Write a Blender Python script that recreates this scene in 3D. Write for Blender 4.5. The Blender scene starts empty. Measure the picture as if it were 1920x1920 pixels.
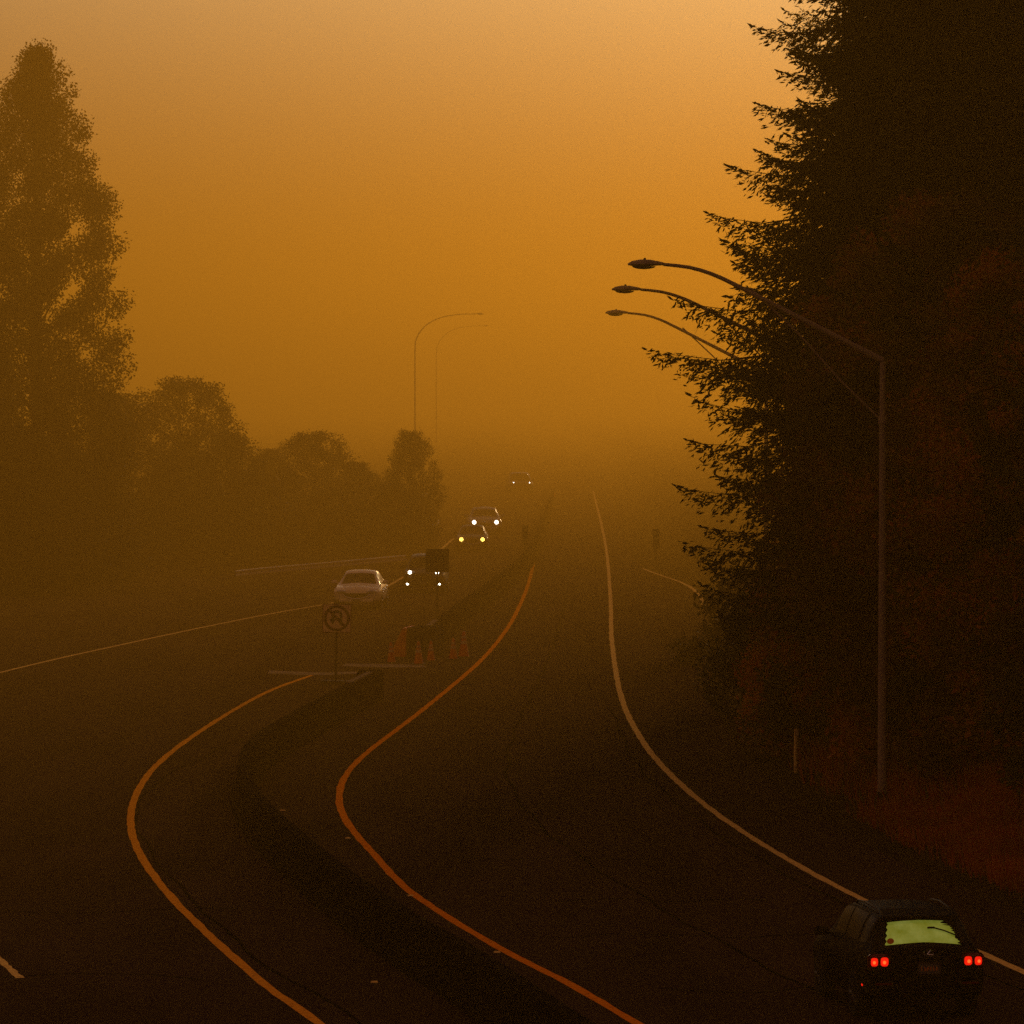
import bpy, math, random
import numpy as np
from mathutils import Vector, Matrix

R = math.radians
C = bpy.context.scene.collection
scene = bpy.context.scene

# ------------------------------------------------------------------ camera, sky, sun, exposure
CAM_H = 9.4
FPX = 10000.0                       # focal length in photo pixels (1920 wide)
HORIZON = 740.0
PITCH = math.atan((960.0 - HORIZON) / FPX)
cam_d = bpy.data.cameras.new('camera')
cam_d.sensor_width = 36.0
cam_d.lens = 36.0 * FPX / 1920.0
cam_d.clip_start = 1.0
cam_d.clip_end = 9000.0
cam = bpy.data.objects.new('camera', cam_d)
cam.location = (0, 0, CAM_H)
cam.rotation_euler = (R(90) - PITCH, 0, 0)
C.objects.link(cam)
scene.camera = cam

SUN_EL, SUN_AZ = 9.0, 11.0         # low sun in the smoke, behind the tall firs on the right
world = bpy.data.worlds.new('World')
scene.world = world
world.use_nodes = True
wn, wl = world.node_tree.nodes, world.node_tree.links
wn.clear()
w_out = wn.new('ShaderNodeOutputWorld')
w_bg = wn.new('ShaderNodeBackground')
w_sky = wn.new('ShaderNodeTexSky')
w_sky.sky_type = 'NISHITA'
w_sky.sun_disc = False
w_sky.sun_elevation = R(SUN_EL)
w_sky.sun_rotation = R(SUN_AZ)
w_sky.dust_density = 8.0
w_tint = wn.new('ShaderNodeMix')
w_tint.data_type = 'RGBA'
w_tint.blend_type = 'MULTIPLY'
w_tint.inputs['Factor'].default_value = 1.0
w_tint.inputs['B'].default_value = (0.84, 1.0, 1.25, 1)      # sunlight left over after the smoke
w_mix = wn.new('ShaderNodeMix')
w_mix.data_type = 'RGBA'
w_mix.inputs['Factor'].default_value = 0.30
w_mix.inputs['B'].default_value = (11.0, 3.6, 0.35, 1)        # even smoke layer over the whole sky
wl.new(w_sky.outputs['Color'], w_tint.inputs['A'])
wl.new(w_tint.outputs['Result'], w_mix.inputs['A'])
wl.new(w_mix.outputs['Result'], w_bg.inputs['Color'])
w_bg.inputs['Strength'].default_value = 0.049
wl.new(w_bg.outputs['Background'], w_out.inputs['Surface'])

sun_d = bpy.data.lights.new('sun', 'SUN')
sun_d.energy = 0.98
sun_d.angle = R(4)
sun_d.color = (1.0, 0.62, 0.25)
sun = bpy.data.objects.new('sun', sun_d)
sun.rotation_euler = (R(-(90 - SUN_EL)), 0, R(-SUN_AZ))
sun.location = (0, 300, 300)
C.objects.link(sun)

scene.view_settings.view_transform = 'Standard'
scene.view_settings.look = 'None'
scene.view_settings.exposure = 0.0
scene.view_settings.gamma = 1.0
scene.view_settings.use_curve_mapping = False
scene.render.engine = 'CYCLES'
scene.cycles.volume_bounces = 0
scene.cycles.max_bounces = 6
scene.cycles.use_denoising = False
scene.cycles.sample_clamp_indirect = 1.0

HAZE_DENSITY = 0.0024
HAZE_COLOR = (0.60, 0.332, 0.040, 1)
HAZE_G = 0.82

# ------------------------------------------------------------------ helpers
def at(px, py, z=0.0):
    """point of the place at height z that lies under a position measured on the photograph"""
    x, y = (px - 960) / FPX, -(py - 960) / FPX
    d = Vector((x, math.cos(PITCH) + y * math.sin(PITCH), -math.sin(PITCH) + y * math.cos(PITCH)))
    t = (z - CAM_H) / d.z
    return Vector((d.x * t, d.y * t, z))

def at_d(px, py, D):
    x, y = (px - 960) / FPX, -(py - 960) / FPX
    d = Vector((x, math.cos(PITCH) + y * math.sin(PITCH), -math.sin(PITCH) + y * math.cos(PITCH)))
    t = D / d.y
    return Vector((d.x * t, D, CAM_H + d.z * t))

def mesh_from(name, verts, faces, smooth=False):
    me = bpy.data.meshes.new(name)
    verts = np.asarray(verts, dtype=np.float32).reshape(-1, 3)
    if isinstance(faces, np.ndarray):
        n, k = faces.shape
        me.vertices.add(len(verts)); me.vertices.foreach_set('co', verts.ravel())
        me.loops.add(n * k); me.loops.foreach_set('vertex_index', faces.astype(np.int32).ravel())
        me.polygons.add(n)
        me.polygons.foreach_set('loop_start', np.arange(0, n * k, k, dtype=np.int32))
        me.update(calc_edges=True)
    else:
        me.from_pydata([tuple(map(float, v)) for v in verts], [], faces)
        me.update()
    if smooth:
        me.polygons.foreach_set('use_smooth', np.ones(len(me.polygons), dtype=bool))
    return me

def link(name, me, mat, parent=None, loc=None):
    o = bpy.data.objects.new(name, me)
    C.objects.link(o)
    if me is not None and mat is not None and not me.materials:
        me.materials.append(mat)
    if parent is not None:
        o.parent = parent
    if loc is not None:
        o.location = loc
    return o

def thing(name, label, cat, loc=(0, 0, 0), rz=0.0, group=None):
    o = bpy.data.objects.new(name, None)
    o.empty_display_size = 0.3
    C.objects.link(o)
    o.location = loc
    o.rotation_euler = (0, 0, rz)
    tag(o, label, cat, group)
    return o

def tag(o, label, cat, group=None):
    o['label'] = label
    o['category'] = cat
    if group:
        o['group'] = group
    return o

class MB:
    """collects shapes for one mesh"""
    def __init__(self):
        self.v, self.f = [], []
    def add(self, vs, fs):
        b = len(self.v)
        self.v += [tuple(p) for p in vs]
        self.f += [tuple(i + b for i in f) for f in fs]
        return self
    def box(self, c, s, rz=0.0, bev=0.0):
        cx, cy, cz = c
        sx, sy, sz = s[0] / 2, s[1] / 2, s[2] / 2
        cs, sn = math.cos(rz), math.sin(rz)
        if bev <= 0:
            P = [(x, y, z) for z in (-sz, sz) for x, y in ((-sx, -sy), (sx, -sy), (sx, sy), (-sx, sy))]
            F = [(0, 3, 2, 1), (4, 5, 6, 7), (0, 1, 5, 4), (1, 2, 6, 5), (2, 3, 7, 6), (3, 0, 4, 7)]
        else:
            b = min(bev, sx * .9, sy * .9, sz * .9)
            P, F = [], []
            rings = [(-sz, b), (-sz + b, 0), (sz - b, 0), (sz, b)]
            for z, i in rings:
                x, y = sx - i, sy - i
                P += [(-x + b, -y, z), (x - b, -y, z), (x, -y + b, z), (x, y - b, z), (x - b, y, z), (-x + b, y, z), (-x, y - b, z), (-x, -y + b, z)]
            for k in range(3):
                for i in range(8):
                    j = (i + 1) % 8
                    F.append((k * 8 + i, k * 8 + j, k * 8 + 8 + j, k * 8 + 8 + i))
            F.append(tuple(range(7, -1, -1)))
            F.append(tuple(range(24, 32)))
        return self.add([(cx + x * cs - y * sn, cy + x * sn + y * cs, cz + z) for x, y, z in P], F)
    def tube(self, pts, rads, n=10, cap=True):
        pts = [Vector(p) for p in pts]
        if not hasattr(rads, '__len__'):
            rads = [rads] * len(pts)
        vs, fs = [], []
        ref = None
        for i, p in enumerate(pts):
            d = (pts[min(i + 1, len(pts) - 1)] - pts[max(i - 1, 0)]).normalized()
            if ref is None:
                ref = Vector((0, 0, 1)) if abs(d.z) < .9 else Vector((1, 0, 0))
            a = d.cross(ref).normalized(); b = d.cross(a).normalized()
            ref = -b if False else ref
            for k in range(n):
                t = 2 * math.pi * k / n
                vs.append(p + (a * math.cos(t) + b * math.sin(t)) * rads[i])
        for i in range(len(pts) - 1):
            for k in range(n):
                j = (k + 1) % n
                fs.append((i * n + k, i * n + j, i * n + n + j, i * n + n + k))
        if cap:
            fs.append(tuple(range(n - 1, -1, -1)))
            fs.append(tuple(range((len(pts) - 1) * n, len(pts) * n)))
        return self.add(vs, fs)
    def lathe(self, prof, n=20, c=(0, 0, 0)):
        vs, fs = [], []
        for r, z in prof:
            for k in range(n):
                t = 2 * math.pi * k / n
                vs.append((c[0] + r * math.cos(t), c[1] + r * math.sin(t), c[2] + z))
        for i in range(len(prof) - 1):
            for k in range(n):
                j = (k + 1) % n
                fs.append((i * n + k, i * n + j, i * n + n + j, i * n + n + k))
        fs.append(tuple(range(n - 1, -1, -1)))
        fs.append(tuple(range((len(prof) - 1) * n, len(prof) * n)))
        return self.add(vs, fs)
    def prism(self, poly, y0, y1, M=None):
        """outline in x,z given thickness along y"""
        n = len(poly)
        vs = [(x, y0, z) for x, z in poly] + [(x, y1, z) for x, z in poly]
        fs = [tuple(range(n)), tuple(range(2 * n - 1, n - 1, -1))]
        for i in range(n):
            j = (i + 1) % n
            fs.append((i, i + n, j + n, j))
        if M is not None:
            vs = [M @ Vector(v) for v in vs]
        return self.add(vs, fs)
    def build(self, name, mat, parent=None, smooth=False, loc=None):
        me = mesh_from(name, self.v, self.f, smooth)
        if smooth:
            me.set_sharp_from_angle(angle=R(38))
        return link(name, me, mat, parent, loc)

def spline(pts, step=1.0):
    """dense Catmull-Rom through points"""
    P = [Vector(p) for p in pts]
    P = [P[0] * 2 - P[1]] + P + [P[-1] * 2 - P[-2]]
    out = []
    for i in range(1, len(P) - 2):
        n = max(2, int((P[i + 1] - P[i]).length / step))
        for k in range(n):
            t = k / n
            a, b, c, d = P[i - 1], P[i], P[i + 1], P[i + 2]
            out.append(0.5 * ((2 * b) + (c - a) * t + (2 * a - 5 * b + 4 * c - d) * t * t + (3 * b - a - 3 * c + d) * t ** 3))
    out.append(P[-2].copy())
    return out

# ------------------------------------------------------------------ materials
def nodes_of(m):
    m.use_nodes = True
    return m.node_tree.nodes, m.node_tree.links, m.node_tree.nodes['Principled BSDF']

def mat(name, col, rough=0.6, metal=0.0, var=0.0, scale=4.0, bump=0.0, bscale=30.0, coat=0.0, spec=0.15, col2=None, emit=0.0, emit_col=None):
    m = bpy.data.materials.new(name)
    n, l, b = nodes_of(m)
    b.inputs['Base Color'].default_value = (*col, 1)
    b.inputs['Roughness'].default_value = rough
    b.inputs['Metallic'].default_value = metal
    b.inputs['Coat Weight'].default_value = coat
    b.inputs['Coat Roughness'].default_value = 0.08
    b.inputs['Specular IOR Level'].default_value = spec
    tc = n.new('ShaderNodeTexCoord')
    if var > 0 or col2 is not None:
        nz = n.new('ShaderNodeTexNoise')
        nz.inputs['Scale'].default_value = scale
        nz.inputs['Detail'].default_value = 6
        nz.inputs['Roughness'].default_value = 0.65
        l.new(tc.outputs['Object'], nz.inputs['Vector'])
        rp = n.new('ShaderNodeValToRGB')
        rp.color_ramp.elements[0].position = 0.32
        rp.color_ramp.elements[1].position = 0.70
        c2 = col2 if col2 is not None else tuple(c * (1 + var) for c in col)
        c1 = col if col2 is not None else tuple(c * (1 - var) for c in col)
        rp.color_ramp.elements[0].color = (*c1, 1)
        rp.color_ramp.elements[1].color = (*c2, 1)
        l.new(nz.outputs['Fac'], rp.inputs['Fac'])
        l.new(rp.outputs['Color'], b.inputs['Base Color'])
    if bump > 0:
        bz = n.new('ShaderNodeTexNoise')
        bz.inputs['Scale'].default_value = bscale
        bz.inputs['Detail'].default_value = 4
        l.new(tc.outputs['Object'], bz.inputs['Vector'])
        bp = n.new('ShaderNodeBump')
        bp.inputs['Strength'].default_value = bump
        bp.inputs['Distance'].default_value = 0.02
        l.new(bz.outputs['Fac'], bp.inputs['Height'])
        l.new(bp.outputs['Normal'], b.inputs['Normal'])
    if emit > 0:
        b.inputs['Emission Color'].default_value = (*(emit_col or col), 1)
        b.inputs['Emission Strength'].default_value = emit
    return m

def leaf_mat(name, ca, cb, trans=0.25):
    m = bpy.data.materials.new(name)
    n, l, b = nodes_of(m)
    b.inputs['Roughness'].default_value = 0.7
    b.inputs['Specular IOR Level'].default_value = 0.15
    tc = n.new('ShaderNodeTexCoord')
    nz = n.new('ShaderNodeTexNoise'); nz.inputs['Scale'].default_value = 0.55; nz.inputs['Detail'].default_value = 5
    l.new(tc.outputs['Object'], nz.inputs['Vector'])
    oi = n.new('ShaderNodeObjectInfo')
    ad = n.new('ShaderNodeMath'); ad.operation = 'MULTIPLY_ADD'
    ad.inputs[1].default_value = 0.25; ad.inputs[2].default_value = -0.12
    l.new(oi.outputs['Random'], ad.inputs[0])
    sm = n.new('ShaderNodeMath'); sm.operation = 'ADD'
    l.new(nz.outputs['Fac'], sm.inputs[0]); l.new(ad.outputs[0], sm.inputs[1])
    rp = n.new('ShaderNodeValToRGB')
    rp.color_ramp.elements[0].position = 0.38; rp.color_ramp.elements[1].position = 0.62
    rp.color_ramp.elements[0].color = (*ca, 1); rp.color_ramp.elements[1].color = (*cb, 1)
    l.new(sm.outputs[0], rp.inputs['Fac'])
    l.new(rp.outputs['Color'], b.inputs['Base Color'])
    tr = n.new('ShaderNodeBsdfTranslucent')
    l.new(rp.outputs['Color'], tr.inputs['Color'])
    mx = n.new('ShaderNodeMixShader'); mx.inputs['Fac'].default_value = trans
    l.new(b.outputs['BSDF'], mx.inputs[1]); l.new(tr.outputs['BSDF'], mx.inputs[2])
    l.new(mx.outputs['Shader'], n['Material Output'].inputs['Surface'])
    return m

def asphalt_mat():
    m = bpy.data.materials.new('asphalt')
    n, l, b = nodes_of(m)
    b.inputs['Roughness'].default_value = 0.92
    b.inputs['Specular IOR Level'].default_value = 0.0
    tc = n.new('ShaderNodeTexCoord')
    mp = n.new('ShaderNodeMapping'); mp.inputs['Scale'].default_value = (0.9, 0.12, 1)
    l.new(tc.outputs['Object'], mp.inputs['Vector'])
    n1 = n.new('ShaderNodeTexNoise'); n1.inputs['Scale'].default_value = 0.6; n1.inputs['Detail'].default_value = 7; n1.inputs['Roughness'].default_value = 0.6
    l.new(mp.outputs['Vector'], n1.inputs['Vector'])
    n2 = n.new('ShaderNodeTexNoise'); n2.inputs['Scale'].default_value = 14; n2.inputs['Detail'].default_value = 5
    l.new(tc.outputs['Object'], n2.inputs['Vector'])
    mx = n.new('ShaderNodeMath'); mx.operation = 'MULTIPLY_ADD'; mx.inputs[1].default_value = 0.45
    l.new(n2.outputs['Fac'], mx.inputs[0]); l.new(n1.outputs['Fac'], mx.inputs[2])
    rp = n.new('ShaderNodeValToRGB')
    rp.color_ramp.elements[0].position = 0.5; rp.color_ramp.elements[1].position = 0.95
    rp.color_ramp.elements[0].color = (0.024, 0.0140, 0.0105, 1)
    rp.color_ramp.elements[1].color = (0.058, 0.034, 0.025, 1)
    l.new(mx.outputs[0], rp.inputs['Fac']); l.new(rp.outputs['Color'], b.inputs['Base Color'])
    bp = n.new('ShaderNodeBump'); bp.inputs['Strength'].default_value = 0.4; bp.inputs['Distance'].default_value = 0.01
    l.new(n2.outputs['Fac'], bp.inputs['Height']); l.new(bp.outputs['Normal'], b.inputs['Normal'])
    return m

def paint_line_mat(name, col, worn):
    m = bpy.data.materials.new(name)
    n, l, b = nodes_of(m)
    b.inputs['Roughness'].default_value = 1.0
    b.inputs['Specular IOR Level'].default_value = 0.0
    tc = n.new('ShaderNodeTexCoord')
    n1 = n.new('ShaderNodeTexNoise'); n1.inputs['Scale'].default_value = 9; n1.inputs['Detail'].default_value = 8; n1.inputs['Roughness'].default_value = 0.75
    l.new(tc.outputs['Object'], n1.inputs['Vector'])
    rp = n.new('ShaderNodeValToRGB')
    rp.color_ramp.elements[0].position = 0.33; rp.color_ramp.elements[1].position = 0.50
    rp.color_ramp.elements[0].color = (*worn, 1); rp.color_ramp.elements[1].color = (*col, 1)
    l.new(n1.outputs['Fac'], rp.inputs['Fac']); l.new(rp.outputs['Color'], b.inputs['Base Color'])
    return m

M = {}
M['asphalt'] = asphalt_mat()
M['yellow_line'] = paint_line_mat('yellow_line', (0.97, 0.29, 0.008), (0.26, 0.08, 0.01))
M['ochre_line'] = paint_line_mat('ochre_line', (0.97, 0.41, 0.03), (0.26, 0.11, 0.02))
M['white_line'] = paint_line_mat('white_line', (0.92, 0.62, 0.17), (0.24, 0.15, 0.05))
M['ground'] = mat('ground', (0.022, 0.016, 0.008), 0.95, col2=(0.05, 0.032, 0.014), scale=0.5, bump=0.6, bscale=3, spec=0.0)
M['concrete'] = mat('dark_concrete', (0.005, 0.004, 0.004), 0.95, col2=(0.018, 0.015, 0.013), scale=1.3, bump=0.3, bscale=18, spec=0.0)  # near-black mottled concrete
M['pale_concrete'] = mat('pale_concrete', (0.13, 0.10, 0.06), 0.9, col2=(0.34, 0.27, 0.17), scale=0.9, bump=0.3, bscale=18, spec=0.0)
M['galv'] = mat('galvanised_steel', (0.32, 0.22, 0.14), 0.7, 0.0, var=0.2, scale=3)
M['dark_steel'] = mat('weathered_steel', (0.022, 0.018, 0.015), 0.8, 0.0, var=0.3, scale=5, spec=0.02)
M['lens'] = mat('lamp_lens', (0.10, 0.10, 0.09), 0.25, 0.0)
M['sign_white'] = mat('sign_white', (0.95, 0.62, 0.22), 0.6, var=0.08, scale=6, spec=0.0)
M['sign_red'] = mat('sign_red', (0.07, 0.005, 0.004), 0.7, spec=0.0)
M['sign_black'] = mat('sign_black', (0.012, 0.012, 0.012), 0.5)
M['sign_back'] = mat('sign_back', (0.018, 0.015, 0.013), 0.8, 0.0, var=0.2, scale=3, spec=0.02)
M['orange'] = mat('cone_orange', (0.62, 0.055, 0.008), 0.55, var=0.15, scale=6)
M['hazard_orange'] = mat('hazard_orange', (0.75, 0.16, 0.02), 0.6, var=0.2, scale=4)
M['cone_white'] = mat('reflective_white', (0.55, 0.36, 0.18), 0.6, spec=0.0)
M['rubber'] = mat('rubber', (0.012, 0.012, 0.012), 0.85)
M['bark'] = mat('bark', (0.035, 0.024, 0.016), 0.95, col2=(0.075, 0.055, 0.038), scale=2.5, bump=0.8, bscale=9)
M['needle'] = leaf_mat('fir_needles', (0.010, 0.016, 0.006), (0.026, 0.030, 0.010), 0.15)
M['maple'] = leaf_mat('autumn_leaves', (0.09, 0.042, 0.012), (0.44, 0.115, 0.020), 0.35)
M['alder'] = leaf_mat('olive_leaves', (0.022, 0.026, 0.008), (0.050, 0.046, 0.014))
M['poplar'] = leaf_mat('poplar_leaves', (0.026, 0.030, 0.010), (0.055, 0.050, 0.014), 0.3)
M['grass'] = leaf_mat('dry_grass', (0.28, 0.055, 0.015), (0.52, 0.110, 0.028), 0.4)
M['black_paint'] = mat('black_car_paint', (0.004, 0.003, 0.003), 0.5, 0.0, coat=0.0, spec=0.02)
M['dark_paint'] = mat('dark_car_paint', (0.012, 0.011, 0.010), 0.5, 0.0, coat=0.05, spec=0.1)
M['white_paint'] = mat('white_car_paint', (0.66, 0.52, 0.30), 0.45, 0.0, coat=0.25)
M['silver_paint'] = mat('silver_car_paint', (0.20, 0.19, 0.17), 0.6, 0.2, coat=0.1)
M['glass'] = mat('dark_glass', (0.010, 0.010, 0.008), 0.3, 0.0, spec=0.03)
M['reflection_glow'] = mat('green_reflection_glow', (0.30, 0.44, 0.07), 0.2, 0.6, var=0.25, scale=5, emit=0.42, emit_col=(0.38, 0.46, 0.04))  # emission stands in for sky reflected in the rear window
M['trim'] = mat('black_trim', (0.008, 0.008, 0.008), 0.5)
M['chrome'] = mat('chrome', (0.75, 0.70, 0.60), 0.12, 1.0)
M['plate'] = mat('number_plate', (0.10, 0.085, 0.07), 0.5)
M['red_glass'] = mat('red_lens', (0.12, 0.004, 0.003), 0.15)
M['tail_lit'] = mat('lit_tail_lamp', (0.6, 0.01, 0.005), 0.3, emit=1.1, emit_col=(0.95, 0.014, 0.004))
M['tail_hot'] = mat('tail_lamp_bulb', (0.6, 0.1, 0.02), 0.3, emit=1.6, emit_col=(1.0, 0.13, 0.02))
M['head_white'] = mat('lit_white_headlamp', (0.8, 0.8, 0.8), 0.2, emit=8, emit_col=(1.0, 0.86, 0.62))
M['head_warm'] = mat('lit_warm_headlamp', (0.8, 0.7, 0.4), 0.2, emit=5, emit_col=(1.0, 0.60, 0.10))
M['head_off'] = mat('headlamp_glass', (0.35, 0.33, 0.30), 0.15, 0.4)
M['decal'] = mat('orange_sticker', (0.55, 0.16, 0.02), 0.5)
M['rim'] = mat('alloy_rim', (0.04, 0.035, 0.03), 0.5, 0.2)
for k in ('head_white', 'head_warm', 'tail_lit', 'tail_hot', 'reflection_glow'):
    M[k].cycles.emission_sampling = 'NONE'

gn, gl, gb = M['reflection_glow'].node_tree.nodes, M['reflection_glow'].node_tree.links, M['reflection_glow'].node_tree.nodes['Principled BSDF']
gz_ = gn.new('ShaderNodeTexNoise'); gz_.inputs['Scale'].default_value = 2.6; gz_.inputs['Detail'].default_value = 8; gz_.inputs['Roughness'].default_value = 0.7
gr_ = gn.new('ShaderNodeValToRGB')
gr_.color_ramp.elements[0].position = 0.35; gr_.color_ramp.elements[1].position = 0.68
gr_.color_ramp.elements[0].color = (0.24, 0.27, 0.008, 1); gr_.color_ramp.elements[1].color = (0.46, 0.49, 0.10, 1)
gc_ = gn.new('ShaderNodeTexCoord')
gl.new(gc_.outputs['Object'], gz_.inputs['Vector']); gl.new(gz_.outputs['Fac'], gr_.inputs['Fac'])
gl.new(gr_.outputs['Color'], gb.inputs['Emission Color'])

# ------------------------------------------------------------------ road plan (all on the ground plane)
def path(px_pts, step=1.0, z=0.0):
    return spline([at(x, y, z) for x, y in px_pts], step)

edge_r = path([(3600, 2500), (2600, 1990), (2170, 1825), (1850, 1690), (1600, 1570), (1430, 1450), (1345, 1330), (1328, 1200), (1330, 1150),
               (1318, 1118), (1288, 1098), (1232, 1078), (1190, 1050), (1168, 1000), (1140, 920), (1112, 850)], 2)
edge_l = path([(-2600, 1700), (-1400, 1330), (-600, 1190), (0, 1118), (300, 1088), (490, 1072), (620, 1060), (740, 1046), (800, 1010), (850, 960), (930, 900), (1000, 850)], 2)
ey_r = np.array([p.y for p in edge_r]); ex_r = np.array([p.x for p in edge_r])
ey_l = np.array([p.y for p in edge_l]); ex_l = np.array([p.x for p in edge_l])
def right_edge(y): return np.interp(y, ey_r, ex_r)
def left_edge(y): return np.interp(y, ey_l, ex_l)

def terrain(x, y):
    x = np.asarray(x, float); y = np.asarray(y, float)
    dr = x - right_edge(y)
    dl = left_edge(y) - x
    def sm(t): t = np.clip(t, 0, 1); return t * t * (3 - 2 * t)
    bump = 0.12 * np.sin(x * .9 + y * .31) + 0.10 * np.sin(y * .77 - x * .4) + 0.06 * np.sin(x * 2.3 + y * 1.7)
    z = -0.05 + sm((dr - .6) / 5.5) * (1.15 + bump) + sm((dl - .6) / 8) * (0.6 + bump)
    return z

ys = np.concatenate([np.arange(-40, 50, 10), np.arange(50, 180, 0.8), np.arange(180, 340, 2), np.arange(340, 700, 12), np.geomspace(700, 6000, 25)])
xs = np.concatenate([-np.geomspace(3000, 70, 22), np.arange(-66, -22, 3), np.arange(-22, 26, 0.8), np.arange(27, 66, 3), np.geomspace(70, 3000, 22)])
X, Y = np.meshgrid(xs, ys)
Z = terrain(X, Y)
ny, nx = X.shape
idx = np.arange(ny * nx).reshape(ny, nx)
quads = np.stack([idx[:-1, :-1].ravel(), idx[:-1, 1:].ravel(), idx[1:, 1:].ravel(), idx[1:, :-1].ravel()], 1)
g = link('ground', mesh_from('ground', np.stack([X.ravel(), Y.ravel(), Z.ravel()], 1), quads, True), M['ground'])
g['kind'] = 'structure'

ry = np.concatenate([np.arange(-40, 50, 10), np.arange(50, 340, 1.5), np.arange(340, 820, 10)])
cols = 16
rv = []
for y in ry:
    a, b = float(left_edge(y)), float(right_edge(y))
    a = max(a, -160)
    for k in range(cols + 1):
        rv.append((a + (b - a) * k / cols, y, 0.0))
idx = np.arange(len(rv)).reshape(len(ry), cols + 1)
quads = np.stack([idx[:-1, :-1].ravel(), idx[:-1, 1:].ravel(), idx[1:, 1:].ravel(), idx[1:, :-1].ravel()], 1)
road = link('road', mesh_from('road', rv, quads), M['asphalt'])
road['kind'] = 'structure'

def strip(name, pts, w, material, z=0.004, jitter=0.0, seed=1):
    rnd = random.Random(seed)
    vs, fs = [], []
    for i, p in enumerate(pts):
        d = (pts[min(i + 1, len(pts) - 1)] - pts[max(i - 1, 0)])
        nrm = Vector((-d.y, d.x, 0)).normalized()
        wl_, wr_ = w / 2 + rnd.uniform(-jitter, jitter), w / 2 + rnd.uniform(-jitter, jitter)
        vs += [p + nrm * wl_ + Vector((0, 0, z)), p - nrm * wr_ + Vector((0, 0, z))]
        if i:
            k = 2 * i
            fs.append((k - 2, k - 1, k + 1, k))
    return link(name, mesh_from(name, vs, fs), material, road)

o = strip('edge_line', path([(1420, 2060), (1195, 1920), (1062, 1842), (930, 1774), (770, 1672), (692, 1592), (650, 1540), (636, 1497), (648, 1455),
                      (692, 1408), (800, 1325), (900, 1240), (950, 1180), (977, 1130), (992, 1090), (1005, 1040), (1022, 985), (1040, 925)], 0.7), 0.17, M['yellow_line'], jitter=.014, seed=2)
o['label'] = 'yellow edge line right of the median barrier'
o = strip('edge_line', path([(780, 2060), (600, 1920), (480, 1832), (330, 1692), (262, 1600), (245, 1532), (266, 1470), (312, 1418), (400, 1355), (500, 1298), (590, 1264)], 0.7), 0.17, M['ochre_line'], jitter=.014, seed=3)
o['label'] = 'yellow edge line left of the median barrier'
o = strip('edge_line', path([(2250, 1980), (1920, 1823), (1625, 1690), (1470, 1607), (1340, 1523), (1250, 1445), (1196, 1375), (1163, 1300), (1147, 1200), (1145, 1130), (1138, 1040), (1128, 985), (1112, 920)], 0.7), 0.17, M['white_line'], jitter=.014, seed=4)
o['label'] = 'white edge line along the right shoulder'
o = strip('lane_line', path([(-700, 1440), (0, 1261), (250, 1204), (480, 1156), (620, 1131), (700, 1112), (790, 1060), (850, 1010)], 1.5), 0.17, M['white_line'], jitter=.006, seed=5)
o['label'] = 'long white line across the left carriageway'
strip('lane_dash', path([(-28, 1772), (-4, 1796), (20, 1818), (38, 1834)], .25), 0.13, M['white_line'], jitter=.02, seed=6)
strip('side_line', path([(1205, 1066), (1240, 1079), (1272, 1090), (1296, 1102), (1312, 1118), (1320, 1136)], .8), 0.16, M['white_line'], seed=7)
# tar-sealed joints and cracks
M['tar'] = mat('sealing_tar', (0.004, 0.003, 0.003), 0.8, spec=0.0)
yl = path([(1195, 1920), (930, 1774), (692, 1592), (636, 1497), (692, 1408), (900, 1240), (977, 1130), (1005, 1040)], 2)
wl_pts = path([(2250, 1980), (1625, 1690), (1340, 1523), (1196, 1375), (1147, 1200), (1138, 1040)], 2)
crn = random.Random(31)
def between(a, b, q, y):
    xa = float(np.interp(y, [p.y for p in a], [p.x for p in a])); xb = float(np.interp(y, [p.y for p in b], [p.x for p in b]))
    return xa + (xb - xa) * q
for q, y0, y1 in ((.5, 70, 250), (.93, 84, 160), (-.55, 72, 150)):
    strip('crack_seal', [Vector((between(yl, wl_pts, q, y) + .05 * math.sin(y * .7 + q) + crn.uniform(-.02, .02), y, 0)) for y in np.arange(y0, y1, .8)], .07, M['tar'], .003, .015, 8)
for y in (84, 92.5, 99, 108, 121, 133):
    x0, x1 = between(yl, wl_pts, crn.uniform(.02, .3), y), between(yl, wl_pts, crn.uniform(.6, .97), y)
    n = 14
    strip('crack_seal', [Vector((x0 + (x1 - x0) * k / n, y + .35 * math.sin(k * .8 + y) + crn.uniform(-.12, .12), 0)) for k in range(n + 1)], .08, M['tar'], .0035, .02, 9)
for y in (86, 97, 112):
    strip('crack_seal', [Vector((-9.5 + .45 * k, y + .5 * math.sin(k * .6 + y) + crn.uniform(-.15, .15), 0)) for k in range(11)], .08, M['tar'], .0035, .02, 9)
# pale concrete bands across the opening of the median
def band(name, px, material):
    ps = [at(x, y) + Vector((0, 0, .006)) for x, y in px]
    return link(name, mesh_from(name, ps, [tuple(range(len(ps)))]), material, road)
band('concrete_band', [(502, 1263), (560, 1266), (606, 1266), (690, 1263), (690, 1259), (600, 1261), (540, 1259), (505, 1257)][::-1], M['pale_concrete'])
band('concrete_band', [(640, 1249), (720, 1252), (800, 1251), (790, 1246), (720, 1245), (650, 1244)][::-1], M['pale_concrete'])

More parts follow.
